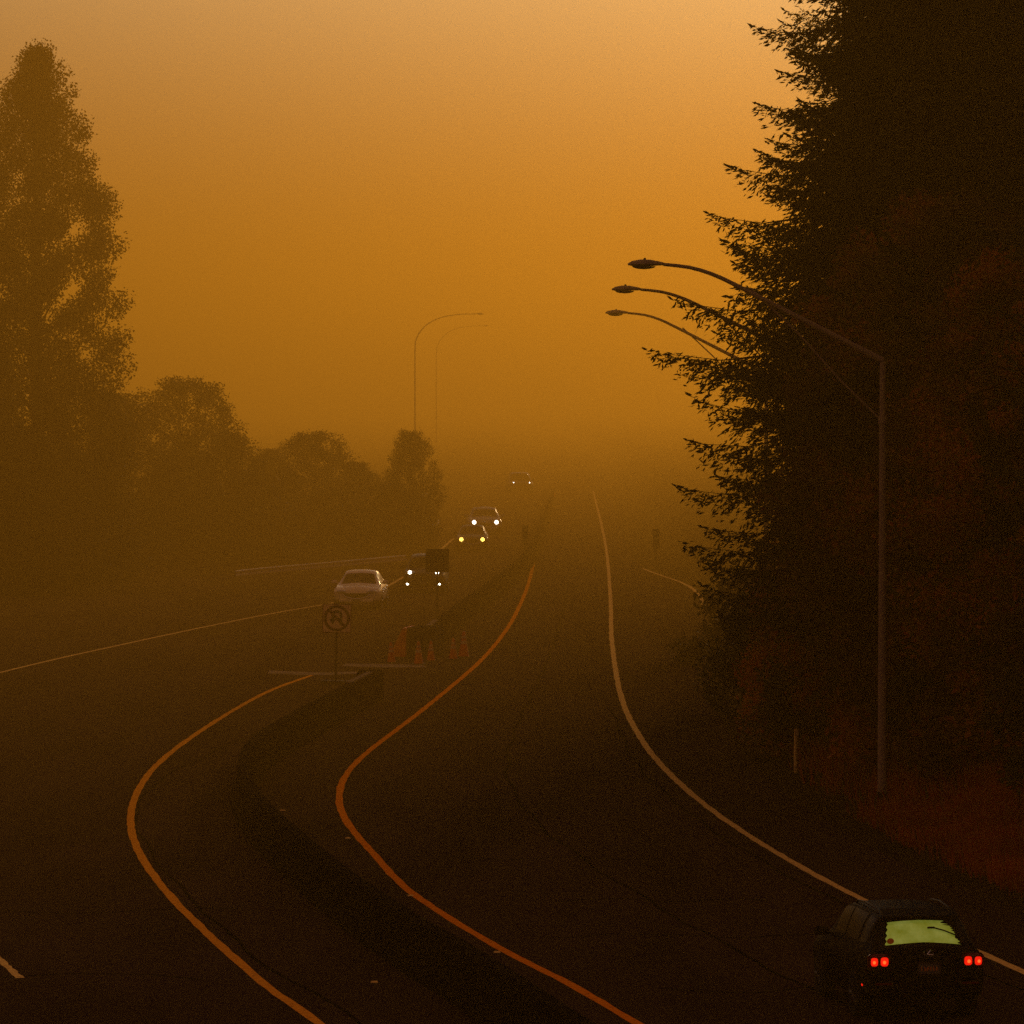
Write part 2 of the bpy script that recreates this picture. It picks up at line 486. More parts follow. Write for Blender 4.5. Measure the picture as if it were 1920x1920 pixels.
# ------------------------------------------------------------------ median barriers
PROF = [(-.30, 0), (-.30, .08), (-.17, .32), (-.125, .84), (-.105, .86), (.105, .86), (.125, .84), (.17, .32), (.30, .08), (.30, 0)]
def sweep(prof, pts, scale=1.0):
    n = len(prof)
    vs, fs = [], []
    for i, p in enumerate(pts):
        d = (pts[min(i + 1, len(pts) - 1)] - pts[max(i - 1, 0)]); d.z = 0
        nrm = Vector((d.y, -d.x, 0)).normalized()
        for a, z in prof:
            vs.append((p.x + nrm.x * a * scale, p.y + nrm.y * a * scale, z * scale))
    for i in range(len(pts) - 1):
        for k in range(n):
            j = (k + 1) % n
            fs.append((i * n + k, i * n + n + k, i * n + n + j, i * n + j))
    fs.append(tuple(range(n)))
    fs.append(tuple(range(len(pts) * n - 1, (len(pts) - 1) * n - 1, -1)))
    return vs, fs

def top_path(px, z, step):
    return [Vector((p.x, p.y, 0)) for p in spline([at(x, y, z) for x, y in px], step)]

near_top = top_path([(1330, 2060), (1080, 1905), (890, 1782), (773, 1715), (656, 1638), (560, 1562), (490, 1497), (458, 1445), (462, 1405), (492, 1372), (560, 1332), (620, 1300), (694, 1263)], .86, .8)
t = thing('median_barrier', 'long curving dark concrete median barrier in the foreground', 'barrier', near_top[-1])
def segments(pts, origin, parent, length=4.0):
    n = max(1, int(length / (pts[1] - pts[0]).length + .5))
    for k in range(0, len(pts) - 1, n):
        seg = [p - origin for p in pts[k:k + n + 1]]
        if len(seg) < 2: continue
        a, b = (seg[1] - seg[0]).normalized(), (seg[-1] - seg[-2]).normalized()
        seg[0] = seg[0] + a * .02; seg[-1] = seg[-1] - b * .02
        vs, fs = sweep(PROF, seg)
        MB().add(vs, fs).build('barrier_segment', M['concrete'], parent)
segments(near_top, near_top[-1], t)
endp = near_top[-1]; d_end = (near_top[-1] - near_top[-4]).normalized()
# pale rail capping the end of the barrier
cap = [p - endp for p in near_top[-8:]]
vs, fs = sweep([(-.09, .875), (-.09, .93), (.09, .93), (.09, .875)], cap)
MB().add(vs, fs).build('cap_rail', M['pale_concrete'], t)
MB().box((0, .1, .48), (.78, .5, .96), math.atan2(d_end.y, d_end.x) - math.pi / 2, .05).build('end_block', M['concrete'], t)

far_top = top_path([(800, 1178), (830, 1155), (880, 1118), (930, 1082), (975, 1048), (1000, 1015), (1018, 970), (1036, 920)], .86, 2)
t = thing('median_barrier', 'dark median barrier running away behind the traffic cones', 'barrier', far_top[0])
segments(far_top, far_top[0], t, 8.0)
vs, fs = sweep([(-.09, .875), (-.09, .93), (.09, .93), (.09, .875)], [p - far_top[0] for p in far_top[:4]])
MB().add(vs, fs).build('cap_rail', M['pale_concrete'], t)

# crash cushion with sloping orange nose in front of the far barrier
cc = at(792, 1232)
t = thing('crash_cushion', 'dark crash cushion with sloping orange side panel behind the cones', 'crash cushion', cc, R(-8))
MB().box((0, .8, .5), (.95, 2.4, 1.0), 0, .06).build('cushion_body', M['dark_steel'], t)
for k in range(3):
    MB().box((0, -.2 + k * .9, .55), (1.02, .10, 1.06), 0, .02).build('rib', M['dark_steel'], t)
MB().add([(-1.15, -.55, .03), (-.53, -.55, .03), (-.50, -.55, 1.06), (-.62, -.55, 1.06), (-1.15, 1.5, .03), (-.53, 1.5, .03), (-.50, 1.5, 1.06), (-.62, 1.5, 1.06)],
         [(0, 1, 2, 3), (7, 6, 5, 4), (0, 3, 7, 4), (1, 5, 6, 2), (3, 2, 6, 7), (0, 4, 5, 1)]).build('orange_panel', M['hazard_orange'], t)

# ------------------------------------------------------------------ traffic cones
def make_cone(label, loc, s, rz, lean):
    t = thing('traffic_cone', label, 'traffic cone', loc, rz, 'cones at the median opening')
    t.rotation_euler = (lean, 0, rz)
    MB().box((0, 0, .02 * s), (.38 * s, .38 * s, .04 * s), 0, .012).build('base', M['rubber'], t)
    MB().lathe([(.15 * s, .04 * s), (.14 * s, .07 * s), (.085 * s, .40 * s), (.04 * s, .70 * s), (.03 * s, .72 * s)], 16).build('body', M['orange'], t, True)
    for a, b in ((.38, .47), (.53, .60)):
        ra, rb = .142 - .102 * (a - .07) / .63, .142 - .102 * (b - .07) / .63
        MB().lathe([((ra + .004) * s, a * s), ((rb + .004) * s, b * s)], 16).build('reflective_collar', M['cone_white'], t, True)
    return t
for px, py, s, lb in [(734, 1243, 1.0, 'squat orange cone left of the orange crash cushion panel'),
                      (785, 1246, 1.12, 'orange cone standing in front of the dark crash cushion'),
                      (808, 1240, 1.0, 'third orange cone from the left, at the cushion corner'),
                      (850, 1237, 1.05, 'orange cone left of the tallest cone'),
                      (869, 1233, 1.3, 'tallest orange cone, farthest right of the row')]:
    make_cone(lb, at(px, py), s, px * .7, R((px % 7) - 3) * .6)

# ------------------------------------------------------------------ signs
def ring_poly(r0, r1, a0, a1, n):
    out = [(r1 * math.cos(a0 + (a1 - a0) * k / n), r1 * math.sin(a0 + (a1 - a0) * k / n)) for k in range(n + 1)]
    inn = [(r0 * math.cos(a0 + (a1 - a0) * k / n), r0 * math.sin(a0 + (a1 - a0) * k / n)) for k in range(n + 1)]
    vs = out + inn
    fs = [(k, k + 1, n + 2 + k, n + 1 + k) for k in range(n)]
    return vs, fs
def flat(mb, vs2, fs, y, zc):
    mb.add([(x, y, z + zc) for x, z in vs2], fs)

b = at(629, 1283)
SC = (1283 - HORIZON) / CAM_H
S = 54 / SC
zc = (1283 - 1159) / SC
t = thing('road_sign', 'square white no U-turn sign on a thin post at the barrier end', 'sign', b, R(2))
t.rotation_euler = (0, R(1.2), R(2))
MB().tube([(0, .05, 0), (0, .05, zc + S * .4)], .035, 8).build('post', M['dark_steel'], t, True)
MB().box((0, .1, .06), (1.0, .5, .12), 0, .04).build('base_plate', M['dark_steel'], t)
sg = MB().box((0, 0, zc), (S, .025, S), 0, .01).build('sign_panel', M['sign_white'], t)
bd = MB()
for sx, sz, w, h in ((0, S / 2, S, .025), (0, -S / 2, S, .025), (S / 2, 0, .025, S), (-S / 2, 0, .025, S)):
    bd.box((sx * .985, -.016, zc + sz * .985), (w, .008, h))
bd.build('border', M['sign_red'], sg)
rg = MB(); v2, f2 = ring_poly(S * .36, S * .455, 0, 2 * math.pi, 48); flat(rg, v2, f2, -.018, zc); rg.build('prohibition_ring', M['sign_red'], sg)
sl = MB(); L_, W_ = S * .38, S * .045
ca, sa = math.cos(R(-45)), math.sin(R(-45))
flat(sl, [(x * ca - z * sa, x * sa + z * ca) for x, z in ((-L_, -W_), (L_, -W_), (L_, W_), (-L_, W_))], [(0, 1, 2, 3)], -.024, zc); sl.build('prohibition_slash', M['sign_red'], sg)
ar = MB(); v2, f2 = ring_poly(S * .10, S * .185, 0, math.pi, 20); flat(ar, v2, f2, -.021, zc + S * .10)
flat(ar, [(S * .10, -S * .24), (S * .185, -S * .24), (S * .185, S * .10), (S * .10, S * .10)], [(0, 1, 2, 3)], -.021, zc)
flat(ar, [(-S * .185, -S * .02), (-S * .10, -S * .02), (-S * .10, S * .10), (-S * .185, S * .10)], [(0, 1, 2, 3)], -.021, zc)
flat(ar, [(-S * .1425, -S * .22), (-S * .03, -S * .02), (-S * .255, -S * .02)], [(0, 1, 2)], -.021, zc)
ar.build('u_turn_arrow', M['sign_black'], sg)

b = at(820, 1166)
SC = (1166 - HORIZON) / CAM_H
S = 44 / SC
zc = (1166 - 1051) / SC
t = thing('road_sign', 'blank dark back of a square sign above the far barrier start', 'sign', b, R(-3))
MB().box((0, 0, zc), (S, .03, S), 0, .01).build('sign_panel', M['sign_back'], t)
MB().tube([(0, -.05, 0), (0, -.05, zc + S * .46)], .04, 8).build('post', M['dark_steel'], t, True)
for dz in (-.28, .28):
    MB().box((0, -.03, zc + dz), (S * .9, .03, .05)).build('stiffener', M['dark_steel'], t)

for px, pb, y0, y1, w, lb in ((985, 1056, 985, 1023, 11, 'narrow upright object marker at the far end of the median'),
                              (1230, 1064, 992, 1030, 13, 'narrow upright object marker beside the right shoulder')):
    b = at(px, pb); SC = (pb - HORIZON) / CAM_H
    t = thing('object_marker', lb, 'marker', b)
    z0, z1 = (pb - y1) / SC, (pb - y0) / SC
    MB().box((0, 0, (z0 + z1) / 2), (w / SC, .03, z1 - z0), 0, .012).build('marker_panel', M['sign_back'], t)
    MB().tube([(0, .05, -.1), (0, .05, z1 * .95)], .035, 8).build('post', M['dark_steel'], t, True)

b = at(1492, 1446)
t = thing('delineator_post', 'slim pale delineator post in the grass by the lamp post', 'post', (b.x, b.y, float(terrain(b.x, b.y))))
MB().tube([(0, 0, -.1), (.0, 0, .5), (.02, 0, 1.1)], [.045, .05, .055], 8).build('post', M['white_line'], t, True)
MB().box((.02, -.06, 1.0), (.08, .012, .14)).build('reflector', M['cone_white'], t)

# ------------------------------------------------------------------ guard rails on the left
WB = [(0, .42), (.05, .45), (.05, .52), (0, .56), (0, .60), (.05, .64), (.05, .71), (0, .74), (-.012, .74), (.035, .70), (.035, .645), (-.012, .60), (-.012, .56), (.035, .515), (.035, .455), (-.012, .42)]
def guard_rail(px, label, step):
    pts = [Vector((p.x, p.y, 0)) for p in path(px, step)]
    t = thing('guard_rail', label, 'guard rail', pts[0])
    rel = [p - pts[0] for p in pts]
    vs, fs = sweep(WB, rel)
    MB().add(vs, fs).build('rail_beam', M['galv'], t)
    post = MB().box((0, 0, .36), (.10, .12, .74)).build('post', M['dark_steel'], t, loc=rel[0] + Vector((0, .14, 0)))
    for p in rel[2::2]:
        c = post.copy(); C.objects.link(c); c.parent = t; c.location = p + Vector((0, .14, 0))
guard_rail([(440, 1098), (490, 1092), (620, 1080), (690, 1073), (760, 1066)], 'low steel guard rail along the left shoulder behind the sedan', 2.0)
guard_rail([(778, 1030), (800, 1012), (822, 994)], 'short steel guard rail beyond the pickup on the left', 4.0)

# ------------------------------------------------------------------ street lamps
def cobra_lamp(label, base, H, arm, rise, rz=0.0, mirror=1, brace=True, style='truss', yaw=0.0):
    t = thing('street_lamp', label, 'street lamp', base, yaw, 'street lamps')
    MB().tube([(0, 0, -.2), (0, 0, H)], [.105, .065], 12).build('pole', M['galv'], t, True)
    MB().lathe([(.21, -.1), (.21, .06), (.17, .16), (.13, .40)], 12).build('pole_base', M['concrete'], t, True)
    s = -mirror
    if style == 'truss':
        p = [(s * arm * q, 0, H + rise * w) for q, w in ((0, 0), (.2, .272), (.4, .544), (.58, .79), (.67, .90), (.76, .97), (.86, 1.0))]
        pts = spline(p, .25)
        # straight lower part, bend near the end
        MB().tube(pts, [.075 - .035 * i / (len(pts) - 1) for i in range(len(pts))], 10).build('arm', M['galv'], t, True)
        tip = pts[-1]
        MB().tube([(s * .05, 0, H - 1.32), (s * arm * .17, 0, H - .42), (s * arm * .33, 0, H + rise * .28), (s * arm * .52, 0, H + rise * .755)], .022, 8).build('brace', M['galv'], t, True)
        MB().lathe([(.10, H - 1.42), (.10, H - 1.25)], 12).build('clamp', M['galv'], t, True)
    else:
        p = [(0, 0, H - .05), (s * arm * .02, 0, H + rise * .35), (s * arm * .14, 0, H + rise * .68), (s * arm * .34, 0, H + rise * .90), (s * arm * .60, 0, H + rise), (s * arm * .88, 0, H + rise * 1.02)]
        pts = spline(p, .3)
        MB().tube(pts, [.075 - .03 * i / (len(pts) - 1) for i in range(len(pts))], 10).build('arm', M['galv'], t, True)
        tip = pts[-1]
    # cobra head: lofted housing
    secs = [(0, .055, .05, .0), (.12, .10, .07, .005), (.30, .17, .10, .01), (.52, .19, .11, .005), (.70, .16, .08, .0), (.80, .06, .03, -.005)]
    vs, fs, n = [], [], 14
    for u, hw, hh, dz in secs:
        for k in range(n):
            a = 2 * math.pi * k / n
            zz = math.sin(a) * hh
            if zz < 0: zz *= .45
            vs.append((tip.x + s * u, math.cos(a) * hw, tip.z + dz + zz))
    for i in range(len(secs) - 1):
        for k in range(n):
            j = (k + 1) % n
            fs.append((i * n + k, i * n + j, i * n + n + j, i * n + n + k))
    fs += [tuple(range(n - 1, -1, -1)), tuple(range((len(secs) - 1) * n, len(secs) * n))]
    hd = MB().add(vs, fs).build('lamp_head', M['galv'], t, True)
    vs, fs = [], []
    prof = [(1.0, 0), (.86, -.035), (.5, -.06), (.0, -.07)]
    for q, dz in prof:
        for k in range(14):
            a = 2 * math.pi * k / 14
            vs.append((tip.x + s * (.44 + .27 * q * math.cos(a)), .15 * q * math.sin(a), tip.z - .040 + dz))
    for i in range(3):
        for k in range(14):
            j = (k + 1) % 14
            fs.append((i * 14 + k, i * 14 + j, i * 14 + 14 + j, i * 14 + 14 + k))
    MB().add(vs, fs).build('lens', M['lens'], hd, True)
    MB().lathe([(.03, .09), (.03, .13), (.02, .145)], 10, (tip.x + s * .42, 0, tip.z)).build('photocell', M['dark_steel'], hd, True)
    return t

def lamp_at(label, px, ptop, D, arm_px, ry, style, mirror=1):
    top = at_d(px, ptop, D)
    z0 = float(terrain(top.x, D))
    sc = FPX / D
    return cobra_lamp(label, (top.x, D, z0), top.z - z0, arm_px / sc, ry / sc, style=style, mirror=mirror)
lamp_at('tall street lamp nearest the camera on the right', 1655, 676, 120, 478, 180, 'truss')
lamp_at('second street lamp, its arm reaching out of the tall fir', 1532, 683, 149, 385, 140, 'truss')
lamp_at('third and faintest right street lamp, arm lowest against the sky', 1437, 700, 190, 302, 113, 'truss')
lamp_at('faint curved street lamp behind the left trees, larger of two', 778, 660, 560, 130, 70, 'davit', -1)
lamp_at('fainter thin curved lamp just right of the larger one', 818, 668, 800, 100, 56, 'davit', -1)

# ------------------------------------------------------------------ vehicles
def cr(a, b, c, d, t):
    return 0.5 * ((2 * b) + (c - a) * t + (2 * a - 5 * b + 4 * c - d) * t * t + (3 * b - a - 3 * c + d) * t ** 3)

class Shell:
    """car body surface lofted from cross-sections: (y, zb, w, zbelt, wbelt, wroof, zroof)"""
    def __init__(self, st):
        self.rings = []
        for y, zb, w, zt, wt, wr, zr in st:
            self.rings.append(np.array([(0, y, zb), (w * .90, y, zb), (w, y, zb + .20), (w, y, (zb + .2 + zt) / 2 + .06), (wt, y, zt), (wr, y, zr - .055), (0, y, zr)]))
        self.rings = np.array(self.rings)
        self.n = len(st)
    def ring(self, u):
        i = min(int(u), self.n - 2); t = u - i
        g = lambda k: self.rings[min(max(k, 0), self.n - 1)]
        out = cr(g(i - 1), g(i), g(i + 1), g(i + 2), t)
        lin = g(i) * (1 - t) + g(i + 1) * t
        return out * .6 + lin * .4
    def pt(self, u, v):
        """v in 0..12, right side 0..6 then mirrored down the left"""
        m = 1
        if v > 6: v = 12 - v; m = -1
        r = self.ring(u)
        i = min(int(v), 5); t = v - i
        g = lambda k: r[k] if 0 <= k <= 6 else (r[1] * np.array([-1, 1, 1]) if k < 0 else r[5] * np.array([-1, 1, 1]))
        p = cr(g(i - 1), g(i), g(i + 1), g(i + 2), t) * .55 + (r[i] * (1 - t) + r[i + 1] * t) * .45
        return np.array([p[0] * m, p[1], p[2]])
    def body(self, mb, nu=5, nv=5):
        us = [k / nu for k in range((self.n - 1) * nu + 1)]
        vsn = 12 * nv
        vs = [self.pt(u, v / nv) for u in us for v in range(vsn)]
        fs = []
        for i in range(len(us) - 1):
            for k in range(vsn):
                j = (k + 1) % vsn
                fs.append((i * vsn + k, i * vsn + vsn + k, i * vsn + vsn + j, i * vsn + j))
        fs += [tuple(range(vsn)), tuple(range(len(us) * vsn - 1, (len(us) - 1) * vsn - 1, -1))]
        mb.add(vs, fs)
    def patch(self, mb, u0, u1, v0, v1, off=.008, nu=8, nv=10, inset=None):
        pts = []
        for a in range(nu + 1):
            for b in range(nv + 1):
                u, v = u0 + (u1 - u0) * a / nu, v0 + (v1 - v0) * b / nv
                p = self.pt(u, v)
                du = self.pt(min(u + .02, self.n - 1.001), v) - self.pt(max(u - .02, 0), v)
                dv = self.pt(u, min(v + .02, 11.99)) - self.pt(u, max(v - .02, 0.01))
                nn = np.cross(dv, du); L = np.linalg.norm(nn)
                nn = nn / L if L > 1e-9 else np.array([0, 0, 1.0])
                ce = np.array([0, p[1], .7])
                if np.dot(nn, p - ce) < 0: nn = -nn
                pts.append(p + nn * off)
        fs = [(a * (nv + 1) + b, a * (nv + 1) + b + 1, (a + 1) * (nv + 1) + b + 1, (a + 1) * (nv + 1) + b) for a in range(nu) for b in range(nv)]
        mb.add(pts, fs)

def wheel(parent, x, y, r, side):
    o = MB()
    w = .11
    prof = [(r * .66, -w), (r * .94, -w), (r, -w * .7), (r, w * .7), (r * .94, w), (r * .66, w)]
    n = 24
    vs, fs = [], []
    for rr, a in prof:
        for k in range(n):
            th = 2 * math.pi * k / n
            vs.append((x + a, y + rr * math.cos(th), r + rr * math.sin(th)))
    for i in range(len(prof)):
        i2 = (i + 1) % len(prof)
        for k in range(n):
            j = (k + 1) % n
            fs.append((i * n + k, i * n + j, i2 * n + j, i2 * n + k))
    w_ = o.add(vs, fs).build('wheel', M['rubber'], parent, True)
    h = MB()
    h.add([(x + side * .07, y, r)] + [(x + side * .095, y + r * .66 * math.cos(2 * math.pi * k / n), r + r * .66 * math.sin(2 * math.pi * k / n)) for k in range(n)],
          [(0, 1 + k, 1 + (k + 1) % n) for k in range(n)])
    for k in range(5):
        a = 2 * math.pi * k / 5
        h.tube([(x + side * .10, y, r), (x + side * .10, y + r * .6 * math.cos(a), r + r * .6 * math.sin(a))], .03, 6)
    h.build('rim', M['rim'], w_)

SUV = [(0.00, .46, .76, .88, .72, .58, .94), (0.06, .38, .86, 1.02, .80, .68, 1.08), (0.14, .34, .90, 1.08, .83, .70, 1.15), (0.50, .31, .91, 1.10, .84, .585, 1.555),
       (0.66, .30, .91, 1.10, .85, .60, 1.63), (1.6, .28, .91, 1.08, .85, .63, 1.68), (2.5, .28, .91, 1.06, .85, .62, 1.655), (2.95, .28, .91, 1.04, .85, .62, 1.54),
       (3.5, .28, .91, 1.03, .84, .72, 1.10), (4.15, .30, .89, .95, .80, .66, .99), (4.48, .36, .82, .82, .72, .52, .86), (4.58, .44, .66, .68, .56, .38, .72)]
SEDAN = [(0, .45, .78, .88, .70, .55, .94), (.08, .36, .86, .97, .78, .62, 1.02), (.6, .30, .90, .98, .80, .66, 1.05), (1.25, .26, .91, .96, .82, .55, 1.38),
         (1.75, .26, .91, .95, .83, .58, 1.45), (2.35, .26, .91, .94, .83, .58, 1.45), (2.75, .26, .91, .93, .83, .58, 1.34), (3.5, .26, .91, .92, .82, .70, .98),
         (4.2, .28, .90, .83, .80, .64, .88), (4.55, .32, .84, .72, .76, .55, .76), (4.7, .38, .72, .60, .62, .42, .64)]

def common_parts(sh, t, windshield, sides, wheels, r, mirror_y):
    w = MB(); sh.patch(w, *windshield); w.build('windshield', M['glass'], t, True)
    for u0, u1 in sides:
        for m in (1, -1):
            s = MB()
            if m == 1: sh.patch(s, u0, u1, 4.16, 4.92)
            else: sh.patch(s, u0, u1, 12 - 4.92, 12 - 4.16)
            s.build('side_window', M['glass'], t, True)
    for y in wheels:
        for m in (1, -1):
            wheel(t, m * .82, y, r, m)
    return t

def mirrors(t, x, y, z, material):
    for m in (1, -1):
        o = MB().box((m * (x + .12), y, z), (.22, .12, .15), 0, .04)
        o.tube([(m * (x - .08), y, z - .05), (m * (x + .06), y, z - .02)], .03, 6)
        o.build('mirror', material, t, True)

def disc(mb, c, r, ny=1, n=20, sq=1.0, depth=.02, e=1.0):
    """domed lamp facing -y (ny=-1) or +y"""
    vs = [(c[0], c[1] + ny * depth, c[2])]
    for q, dd in ((.6, .75), (1.0, 0)):
        pw = lambda a: math.copysign(abs(a) ** e, a)
        vs += [(c[0] + r * q * pw(math.cos(2 * math.pi * k / n)), c[1] + ny * depth * dd, c[2] + r * sq * q * pw(math.sin(2 * math.pi * k / n))) for k in range(n)]
    fs = [(0, 1 + k, 1 + (k + 1) % n) for k in range(n)] + [(1 + k, 1 + n + k, 1 + n + (k + 1) % n, 1 + (k + 1) % n) for k in range(n)]
    mb.add(vs, fs)
    return mb

# black SUV driving away, lower right
sp = at(1737, 1916)
t = thing('suv', 'black SUV with lit red tail lamps driving away at lower right', 'car', sp, R(8.0))
t.scale = (1, 1, .97)
sh = Shell(SUV)
b = MB(); sh.body(b, 6, 6); b.build('body', M['black_paint'], t, True)
common_parts(sh, t, (7.05, 7.92, 5.08, 6.92), ((3.35, 4.35), (4.5, 5.4), (5.5, 6.7)), (.95, 3.62), .36, 2.9)
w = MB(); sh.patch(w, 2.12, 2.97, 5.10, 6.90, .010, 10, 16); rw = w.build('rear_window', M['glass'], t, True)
rag = random.Random(12)  # glowing pane's ragged right edge imitates reflected trees
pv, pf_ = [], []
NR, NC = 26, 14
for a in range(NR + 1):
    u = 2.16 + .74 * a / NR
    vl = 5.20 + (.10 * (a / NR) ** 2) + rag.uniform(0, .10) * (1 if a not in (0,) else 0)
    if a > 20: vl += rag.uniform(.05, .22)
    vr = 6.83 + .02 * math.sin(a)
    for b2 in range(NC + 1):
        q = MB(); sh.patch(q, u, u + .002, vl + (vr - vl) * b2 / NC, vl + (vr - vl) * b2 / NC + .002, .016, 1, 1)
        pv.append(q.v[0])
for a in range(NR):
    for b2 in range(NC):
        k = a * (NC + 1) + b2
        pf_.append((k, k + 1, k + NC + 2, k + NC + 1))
MB().add(pv, pf_).build('reflection_pane', M['reflection_glow'], rw, True)
# window surround, wiper, sticker
fr = MB(); sh.patch(fr, 2.02, 3.06, 5.0, 7.0, .004, 10, 16); fr.build('window_surround', M['trim'], t, True)
def on_rear(u, v, off): 
    m = MB(); sh.patch(m, u, u + .01, v, v + .01, off, 1, 1); return Vector(m.v[0])
MB().tube([on_rear(2.62, 5.72, .035), on_rear(2.55, 5.5, .035), on_rear(2.42, 5.22, .035)], .012, 6).build('wiper', M['trim'], rw)
MB().box(on_rear(2.62, 5.78, .035), (.12, .03, .03), 0, .01).build('wiper_pivot', M['trim'], rw)
c0 = on_rear(2.28, 6.72, .024); c1 = on_rear(2.5, 6.72, .024)
upv = (c1 - c0).normalized(); rt = Vector((1, 0, 0))
dv = MB(); n = 18
dv.add([c0] + [c0 + rt * .055 * math.cos(2 * math.pi * k / n) + upv * .055 * math.sin(2 * math.pi * k / n) for k in range(n)], [(0, 1 + k, 1 + (k + 1) % n) for k in range(n)])
dv.build('round_sticker', M['decal'], rw)
# roof spoiler, rails
MB().add([(-.60, .40, 1.575), (.60, .40, 1.575), (.57, .72, 1.66), (-.57, .72, 1.66), (-.58, .40, 1.60), (.58, .40, 1.60), (.55, .74, 1.69), (-.55, .74, 1.69)],
         [(0, 1, 2, 3), (7, 6, 5, 4), (0, 4, 5, 1), (1, 5, 6, 2), (2, 6, 7, 3), (3, 7, 4, 0)]).build('roof_spoiler', M['black_paint'], t)
for m in (1, -1):
    MB().tube([(m * .56, .85, 1.60), (m * .56, 1.0, 1.665), (m * .575, 1.7, 1.70), (m * .57, 2.3, 1.67), (m * .565, 2.45, 1.60)], .018, 8).build('roof_rail', M['trim'], t, True)
bp = MB(); bp.box((0, .02, .52), (1.66, .16, .26), 0, .06); bp.build('rear_bumper', M['black_paint'], t, True)
hot = []
for m in (1, -1):
    hs = MB().box((m * .715, .055, .93), (.36, .10, .25), 0, .045).build('tail_lamp', M['red_glass'], t, True)
    for k, (dx, r) in enumerate(((.795, .055), (.640, .060))):
        ln_ = disc(MB(), (m * dx, .002, .935), r, -1, 24, 1.2, .02, .62).build('lit_lens', M['tail_lit'], hs, True)
        hot.append(((m * dx + .006 * m, -.021, .930), r * .42))
    MB().box((m * .66, -.062, .60), (.26, .012, .030), 0, .004).build('bumper_reflector', M['red_glass'], t)
    MB().box((m * .912, .35, .55), (.010, .07, .030)).build('side_marker', M['tail_lit'] if m < 0 else M['red_glass'], t)
for c_, r_ in hot:
    disc(MB(), c_, r_, -1, 12, 1.1, .004).build('bulb_glow', M['tail_hot'], t, True)
MB().box((0, .012, 1.0), (.62, .03, .035), 0, .01).build('handle_strip', M['trim'], t)
pl = MB().box((.04, -.005, .83), (.33, .02, .165), 0, .006).build('number_plate', M['plate'], t)
pf = MB()
for c, s in (((.04, -.02, .915), (.35, .012, .014)), ((.04, -.02, .745), (.35, .012, .014)), ((-.13, -.02, .83), (.014, .012, .16)), ((.21, -.02, .83), (.014, .012, .16))):
    pf.box(c, s)
pf.build('plate_frame', M['chrome'], pl)
rnd = random.Random(4)
for k in range(6):
    pc = MB()
    x = -.075 + k * .045
    for q in range(3):
        pc.box((x + rnd.uniform(-.006, .006), -.018, .80 + q * .022), (rnd.uniform(.012, .026), .006, .023))
    pc.build('plate_character', M['decal'], pl)
em = MB()
n = 24
for k in range(n):
    a0, a1 = 2 * math.pi * k / n, 2 * math.pi * (k + 1) / n
    em.tube([(.03 + .075 * math.cos(a0), -.012, 1.065 + .052 * math.sin(a0)), (.03 + .075 * math.cos(a1), -.012, 1.065 + .052 * math.sin(a1))], .005, 5)
em.tube([(.055, -.02, 1.105), (.005, -.02, 1.045)], .011, 6)
em.tube([(.005, -.02, 1.045), (.085, -.02, 1.040)], .010, 6)
em.build('badge', M['chrome'], t, True)
mirrors(t, .88, 3.0, 1.12, M['black_paint'])

def oncoming(label, stations, px, py, rz, paint, kind, scale=1.0, name='car', lamps=None, fogs=None):
    p = at(px, py)
    L = stations[-1][0]
    t = thing(name, label, 'car', p, R(180 + rz), 'oncoming cars on the left carriageway')
    t.scale = (scale,) * 3
    # front bumper at the marked point
    off = -L
    sh = Shell([(s[0] + off,) + tuple(s[1:]) for s in stations])
    b = MB(); sh.body(b, 4, 4); b.build('body', paint, t, True)
    if kind == 'sedan':
        ws, sd, wh, r = (6.0, 6.95, 5.06, 6.94), ((3.3, 4.5), (4.6, 6.2)), (.95 + off, 3.75 + off), .33
        hz, gy = .68, off + 4.66
    else:
        ws, sd, wh, r = (7.05, 7.92, 5.08, 6.92), ((3.35, 4.35), (4.5, 5.4), (5.5, 6.7)), (.95 + off, 3.62 + off), .36
        hz, gy = .93, off + 4.50
    common_parts(sh, t, ws, sd, wh, r, 0)
    mirrors(t, .87, (2.95 if kind == 'sedan' else 2.95) + off, 1.0 if kind == 'sedan' else 1.12, paint)
    if kind == 'sedan':
        g = MB().prism([(-.52, .60), (-.40, .50), (-.15, .44), (.15, .44), (.40, .50), (.52, .60), (.45, .63), (-.45, .63)], gy - .10, gy + .06).build('grille', M['trim'], t)
        MB().tube([(-.54, gy + .065, .60), (-.40, gy + .075, .49), (-.15, gy + .08, .425), (.15, gy + .08, .425), (.40, gy + .075, .49), (.54, gy + .065, .60)], .016, 6).build('grille_trim', M['chrome'], g, True)
        MB().box((0, gy + .0, .34), (1.3, .16, .14), 0, .04).build('bumper', paint, t, True)
    else:
        MB().box((0, gy + .03, .74), (.80, .10, .24), 0, .03).build('grille', M['trim'], t)
        MB().box((0, gy + .02, .48), (1.55, .18, .24), 0, .06).build('bumper', paint, t, True)
    for m in (1, -1):
        lit = lamps is not None
        hl = MB().box((m * .60, gy - .06, hz), (.36, .24, .15), 0, .05).build('headlamp', M['head_off'], t, True)
        if lit:
            disc(MB(), (m * .60, gy + .062, hz), lamps[0], 1, 16, 1, .03).build('lit_bulb', lamps[1], hl, True)
        if fogs:
            disc(MB(), (m * fogs[2], gy + .10, .42), fogs[0], 1, 16, 1, .02).build('fog_lamp', fogs[1], t, True)
    MB().box((0, gy + .115, .47 if kind != 'sedan' else .36), (.30, .012, .12)).build('number_plate', M['plate'], t)
    return t

